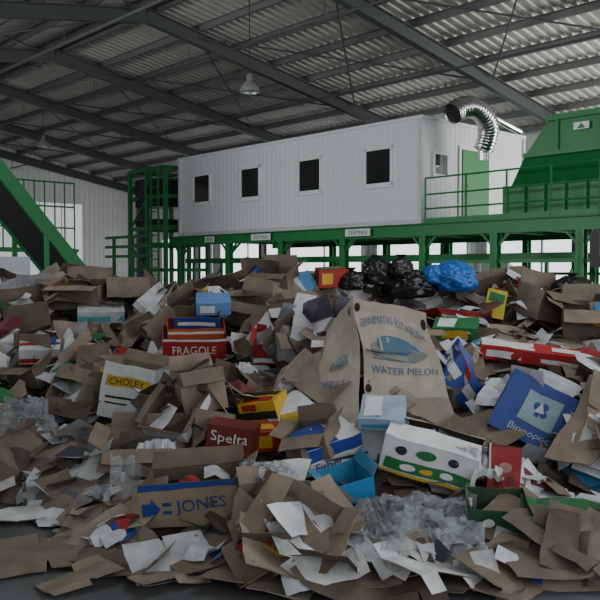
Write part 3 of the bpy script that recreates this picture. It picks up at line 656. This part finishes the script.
for i,(lb,cx,cy,pw,ph,yaw,fo) in enumerate([("white printed sheet crumpled on the floor edge",228,552,[.2,.22],.3,8,.25),
 ("white flattened carton panel on the heap",285,402,[.2,.2],.2,30,.3),("white flattened carton with pale edge",440,322,[.35,.2],.25,12,.3),
 ("white flattened carton panels lying on brown cartons",50,410,[.3,.25],.25,-12,.3),("white creased sheet over brown boxes",134,372,[.25,.25],.25,25,.4),
 ("white sheet of paper lying across cartons",380,468,[.2,.18],.22,-20,.3),("white folded card tucked between boxes",470,452,[.2,.2],.22,35,.4),
 ("white paper sheet half under brown card",90,465,[.22,.2],.22,-35,.35),("white creased paper near the trays",250,352,[.2,.2],.2,15,.4),
 ("white packaging sheet at the pile edge",540,500,[.22,.2],.26,-25,.35),("white torn packaging sheet by green tray",440,560,[.2,.16],.2,40,.4),
 ("grey-white sheet flat on brown card",20,520,[.25,.2],.2,10,.15)]):
    hero_sheet("white_sheet",lb,"paper sheet",cx,cy,pw,ph,.05,yaw,60+i,fo,mats=[WHITEC,WHITEC])
def bag(name,label,px,py,wm,hm_,mat,seed,knot=True,lift=.08):
    p=hit(px,py)
    bm=bmesh.new(); bmesh.ops.create_icosphere(bm,subdivisions=5,radius=1)
    for v in bm.verts:
        c=v.co.copy(); q=c*2.2+Vector((seed,0,0)); r=1+.18*noise.noise(q)+.10*(1-2*abs(noise.noise(q*2.1)))+.05*(1-2*abs(noise.noise(q*4.7)))
        if c.z>.5 and knot: r+= .25*(c.z-.5)
        z=c.z*r*hm_/2
        if z<-.3*hm_: z=-.3*hm_+(z+.3*hm_)*.25
        v.co=Vector((c.x*r*wm/2,c.y*r*wm/2*.8,z+.3*hm_))
    for f in bm.faces: f.smooth=True
    me=bpy.data.meshes.new(name); bm.to_mesh(me); bm.free(); me.materials.append(mat)
    o=link(me,name,Matrix.Translation(p+Vector((0,wm*.3,lift)))@Matrix.Rotation(seed,4,'Z')); meta(o,label,"rubbish bag")
    if knot:
        b=B(mat); n=12; top=.66*hm_
        prof=[(.05,-.06),(.03,0),(.025,.02),(.045,.04),(.06,.055)]
        vs=[(r*(1+.25*math.sin(j*2.4+seed))*math.cos(2*math.pi*j/n),r*(1+.25*math.cos(j*3.1))*math.sin(2*math.pi*j/n),top+.05+h) for r,h in prof for j in range(n)]
        b.add(vs,[(i*n+j,i*n+(j+1)%n,(i+1)*n+(j+1)%n,(i+1)*n+j) for i in range(len(prof)-1) for j in range(n)])
        k_=bpy.data.objects.new("tied_neck",b.mesh("tied_neck",smooth=True)); ROOT.objects.link(k_); k_.parent=o
    r=wm*F/p.y/2; HERO.append((px-r,py-hm_*F/p.y,px+r,py-2,p.y+.2))
    raise_hm(p+Vector((0,wm*.3,lift)),Matrix.Identity(4),wm*.8,wm*.7,hm_*.5)
bag("rubbish_bag","shiny black rubbish bag on the crest of the heap",378,290,.44,.36,BLACKBAG,1.3)
bag("rubbish_bag","shiny black rubbish bag beside the blue bag",408,304,.66,.38,BLACKBAG,2.7)
bag("rubbish_bag","small black rubbish bag on the crest",402,284,.34,.26,BLACKBAG,4.1)
bag("rubbish_bag","black rubbish bag slumped on cardboard",352,296,.38,.24,BLACKBAG,5.6)
bag("rubbish_bag","black rubbish bag on the far crest",577,304,.5,.28,BLACKBAG,6.3)
bag("blue_bag","bright blue plastic bag on the crest of the heap",457,297,.62,.42,BLUEBAG,7.9,False)
bag("blue_bag","small blue plastic bag on cartons",434,290,.28,.26,BLUEBAG,9.2,False)
bag("rubbish_bag","small flattened black bag among clear plastic",408,540,.26,.12,BLACKBAG,3.3,False,.02)
# ---- random fill
def ok(c,rad,fac):
    px,py,f=proj(c); r=rad*F/f*fac
    for (x0,y0,x1,y1,dp) in HERO:
        if f<dp+.2 and x0-r<px<x1+r and y0-r*.7<py<y1+r: return False
    return True
BV=[]
for i in range(20):
    w,d,h=R.uniform(.32,.58),R.uniform(.24,.42),R.uniform(.14,.36)
    if i%4==0: h=R.uniform(.08,.12)
    sh=(R.uniform(-.1,.1),R.uniform(-.08,.08)); Q,t0=box_quads(w,d,h,sh)
    fq=[]
    for k_ in range(4):
        if R.random()<.75: fq.append(flap_quad(t0,k_,math.radians(R.choice([-80,-50,15,40,70,100,130,150])),min(.2,(d if k_%2==0 else w)*.45)))
    sd=i*1.7
    full=Q+fq
    if not fq or i%3==2: full=Q+[(t0[0],t0[1],t0[2],t0[3],0)]; fq=[]
    BV.append(dict(w=w,d=d,h=h,Q=Q,fq=fq,full=full,sd=sd,cache={}))
def bm_of(vr,key,mats):
    c=vr['cache']
    if key not in c:
        c[key]=(card_mesh("cardboard_box",vr['full'],mats,.006,vr['sd'],.03), card_mesh("cardboard_box",vr['Q'] if vr['fq'] else vr['full'],mats,.006,vr['sd'],.03),[card_mesh("flap",[q],mats,.006,vr['sd'],.03) for q in vr['fq']])
    return c[key]
SV=[]
for i in range(20):
    rr=random.Random(100+i); pw=rr.choice([[.35,.25],[.4,.3,.2],[.3,.3],[.45],[.25,.2,.25],[.5,.35]]); ph=rr.uniform(.22,.45); fl=rr.choice([0,.1,.14,.1])
    SV.append((sum(pw),ph+2*fl,sheet_quads(pw,ph,fl,rr,.45,.8),i*2.1+.5,{}))
PV=[]
for i in range(10):
    rr=random.Random(200+i); w,d=rr.uniform(.2,.4),rr.uniform(.16,.28)
    PV.append((w,d,card_mesh("paper",[(Vector((-w/2,-d/2,0)),Vector((0,-d/2,.03)),Vector((0,d/2,.04)),Vector((-w/2,d/2,0)),0),(Vector((0,-d/2,.03)),Vector((w/2,-d/2,0)),Vector((w/2,d/2,.01)),Vector((0,d/2,.04)),0)],[PAPER],.001,i*3.,.05,fr=6.,inner=0)))
COL=[(RED,"red"),(BLUE,"blue"),(LBL,"light blue"),(GRN,"green"),(RED,"red"),(BLUE,"blue"),((.22,.23,.25),"grey"),(YEL,"yellow"),((.14,.02,.03),"dark red"),((.05,.035,.07),"dark purple"),((.5,.52,.54),"white"),((.58,.58,.58),"white"),((.10,.05,.03),"dark brown"),(RED,"red")]
seq=['b']*298+['s']*298+['p']*298
R.shuffle(seq)
for kd in seq:
    for tr in range(20):
        y=4.2+6.3*R.random()**1.25
        half=.395*y+.2; x=R.uniform(-half,half)
        if y<front(x)+(.1 if kd=='b' else -.1): continue
        yaw=R.uniform(0,6.28)
        if kd=='b': vr=R.choice(BV); w,d,h=vr['w'],vr['d'],vr['h']
        elif kd=='s': vr=R.choice(SV); w,d,h=vr[0],vr[1],.03
        else: vr=R.choice(PV); w,d,h=vr[0],vr[1],.02
        sc=R.uniform(.75,1.15) if kd=='b' else R.uniform(.7,1.05)
        if kd!='s' and y<6: sc*=.85
        n,z,zz=fit(x,y,w,d,yaw)
        if abs(n.z)<.55: n=(n+Vector((0,0,.8))).normalized()
        c=Vector((x,y,z+h*.5))
        if not ok(c,max(w,d)/2*sc,.8 if kd=='b' else .55): continue
        if kd=='b' and z>mound(x,y)+.25: continue
        if z>mound(x,y)+.38: continue
        if kd=='b': ex=(R.gauss(0,.42),R.gauss(0,.42),0); sink=.2*h
        elif kd=='s': ex=(R.gauss(0,.24),R.gauss(0,.24),0); sink=-.03
        else: ex=(R.gauss(0,.15),R.gauss(0,.15),0); sink=-.02
        M=Matrix.Translation((x,y,z-sink))@orient(n,yaw,ex)@Matrix.Scale(sc,4)
        if kd=='b':
            t=R.random()
            if t<.44: key,mats,col,lab="brown",[BROWN,INNER],None,"brown"
            elif t<.67: key,mats,col,lab="white",[WHITEC,INNER],None,"white"
            else:
                col,lab=R.choice(COL); key,mats="print",[PRINT,INNER]; lab="printed "+lab
            full,body,fls=bm_of(vr,key,mats)
            near=y<7 and fls
            o=link(body if near else full,"cardboard_box",M,color=col)
            if near:
                for fm in fls: link(fm,"flap",None,parent=o,color=col)
            st="closed dented" if not vr['fq'] else "open crushed"
            meta(o,"%s %s cardboard box in the waste heap"%(st,lab),"cardboard box","discarded boxes in the heap"); raise_hm(M.translation,M,w*sc,d*sc,h*sc,.6)
        elif kd=='s':
            t=R.random(); key,mats,col=("b",[BROWN,INNER],None) if t<.58 else (("w",[WHITEC,INNER],None) if t<.84 else ("p",[PAPER,INNER],R.choice(COL)[0]))
            if key not in vr[4]: vr[4][key]=card_mesh("cardboard_sheet",vr[2],mats,.005,vr[3],.028,fr=3.)
            o=link(vr[4][key],"cardboard_sheet",M,color=col)
            meta(o,{"b":"creased brown cardboard sheet lying in the waste heap","w":"white flattened carton sheet in the waste heap","p":"coloured printed carton sheet in the waste heap"}[key],"cardboard sheet","cardboard sheets in the heap"); raise_hm(M.translation,M,w*sc*.8,d*sc*.8,.02)
        else:
            t=R.random(); col=(.58,.60,.63) if t<.62 else R.choice(COL)[0]
            o=link(vr[2],"waste_paper",M,color=col)
            meta(o,"crumpled %s paper scrap on the heap"%("white" if t<.62 else "coloured"),"waste paper","paper scraps on the heap")
        break
def film(label,px,py,wm,dm,seed,amp=.09,col=CLEAR):
    p=hit(px,py); bm=bmesh.new(); bmesh.ops.create_grid(bm,x_segments=64,y_segments=64,size=.5)
    for v in bm.verts:
        c=v.co; x,y=c.x*wm,c.y*dm; q=Vector((x,y,seed))*5
        rr=max(abs(c.x),abs(c.y))*2
        z=min(.25,max(hm(p.x+x,p.y+y)-p.z,-.15))*.7+.05+amp*(1-rr**2*.7)*(.6+noise.noise(q))+amp*.6*(1-2*abs(noise.noise(q*2.3)))*.8+amp*.3*(1-2*abs(noise.noise(q*5.1)))
        v.co=Vector((x+.09*noise.noise(q*1.3),y+.09*noise.noise(q*1.7+Vector((9,0,0))),z))
    for f in bm.faces: f.smooth=True
    me=bpy.data.meshes.new("plastic_film"); bm.to_mesh(me); bm.free(); me.materials.append(col)
    meta(link(me,"plastic_film",Matrix.Translation(p)@Matrix.Rotation(0,4,'Z')),label,"plastic film")
film("crumpled clear plastic film draped over cartons",418,548,.68,.42,1.,.11)
film("crumpled clear plastic film beside blue carton",440,526,.4,.3,2.)
film("crumpled clear plastic film on papers",385,530,.4,.3,8.)
film("crumpled clear plastic bag on brown cartons",112,490,.3,.25,3.)
film("crumpled clear plastic film over brown boxes",266,492,.3,.25,4.)
film("crumpled grey plastic film on sheets",20,430,.45,.3,5.)
film("crumpled white plastic film among cartons",478,476,.22,.2,6.,.07,WFILM)
film("crumpled white plastic film under boxes",160,468,.22,.18,7.,.06,WFILM)
film("crumpled white plastic film near red trays",236,380,.28,.24,10.,.07,WFILM)
# ---- underlying scrap
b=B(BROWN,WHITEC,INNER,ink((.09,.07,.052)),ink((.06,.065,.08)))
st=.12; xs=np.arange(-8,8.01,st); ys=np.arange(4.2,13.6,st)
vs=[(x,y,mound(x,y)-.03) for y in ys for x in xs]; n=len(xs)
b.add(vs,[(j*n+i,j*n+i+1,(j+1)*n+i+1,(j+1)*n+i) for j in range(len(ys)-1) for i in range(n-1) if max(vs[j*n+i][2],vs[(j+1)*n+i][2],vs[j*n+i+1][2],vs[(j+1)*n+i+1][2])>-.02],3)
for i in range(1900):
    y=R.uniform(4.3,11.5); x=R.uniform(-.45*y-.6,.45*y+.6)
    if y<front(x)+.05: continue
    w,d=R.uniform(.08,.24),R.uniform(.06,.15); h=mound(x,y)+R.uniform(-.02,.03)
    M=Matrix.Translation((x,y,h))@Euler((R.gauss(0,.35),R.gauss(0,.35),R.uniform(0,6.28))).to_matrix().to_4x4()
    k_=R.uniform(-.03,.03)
    pts=[(-w,-d,0),(0,-d,k_),(w,-d,0),(w,d,0),(0,d,k_),(-w,d,0)]
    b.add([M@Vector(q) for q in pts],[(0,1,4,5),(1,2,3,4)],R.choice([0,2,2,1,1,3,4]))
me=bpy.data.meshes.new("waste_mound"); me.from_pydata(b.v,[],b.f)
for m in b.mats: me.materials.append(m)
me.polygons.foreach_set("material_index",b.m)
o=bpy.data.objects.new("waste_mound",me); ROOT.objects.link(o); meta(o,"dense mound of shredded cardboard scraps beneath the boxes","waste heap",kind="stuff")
# ------------------------------------------------------------------ lighting
w=bpy.data.worlds.new("world"); SC.world=w; w.use_nodes=True; bg=w.node_tree.nodes["Background"]; bg.inputs[0].default_value=(.82,.91,1,1); bg.inputs[1].default_value=.6
def area(loc,tgt,sx,sy,en,col=(1,1,1)):
    l=bpy.data.lights.new("fill_light",'AREA'); l.shape='RECTANGLE'; l.size=sx; l.size_y=sy; l.energy=en; l.color=col  # unseen area lamps added to brighten the hall and heap
    o=bpy.data.objects.new("fill_light",l); ROOT.objects.link(o); o.location=loc; o.rotation_euler=(Vector(tgt)-Vector(loc)).to_track_quat('-Z','Y').to_euler(); return o
area(W(11,-5.5,3.4),W(11,10,3.5),18,5,680,(.95,.98,1))
area(W(6.5,3.5,7.0),W(7.2,6,0),4,4,180,(.94,.97,1))  # added overhead fill for the heap; the roof is closed above it
area(W(-1.8,-1.5,2.9),W(6,4,1.2),5,3.5,150,(.95,.98,1))  # added front fill behind the camera; no opening in the near wall
area(W(-1.5,17,5.2),W(15,18,5.6),9,2.2,860,(.98,.99,1))  # added lamp by the near wall, lightening the cabin front and roof
area(W(22.5,5,4),W(14,16,7.2),5,4,750,(1,.98,.94))
print("faces",sum(len(m.polygons) for m in bpy.data.meshes))
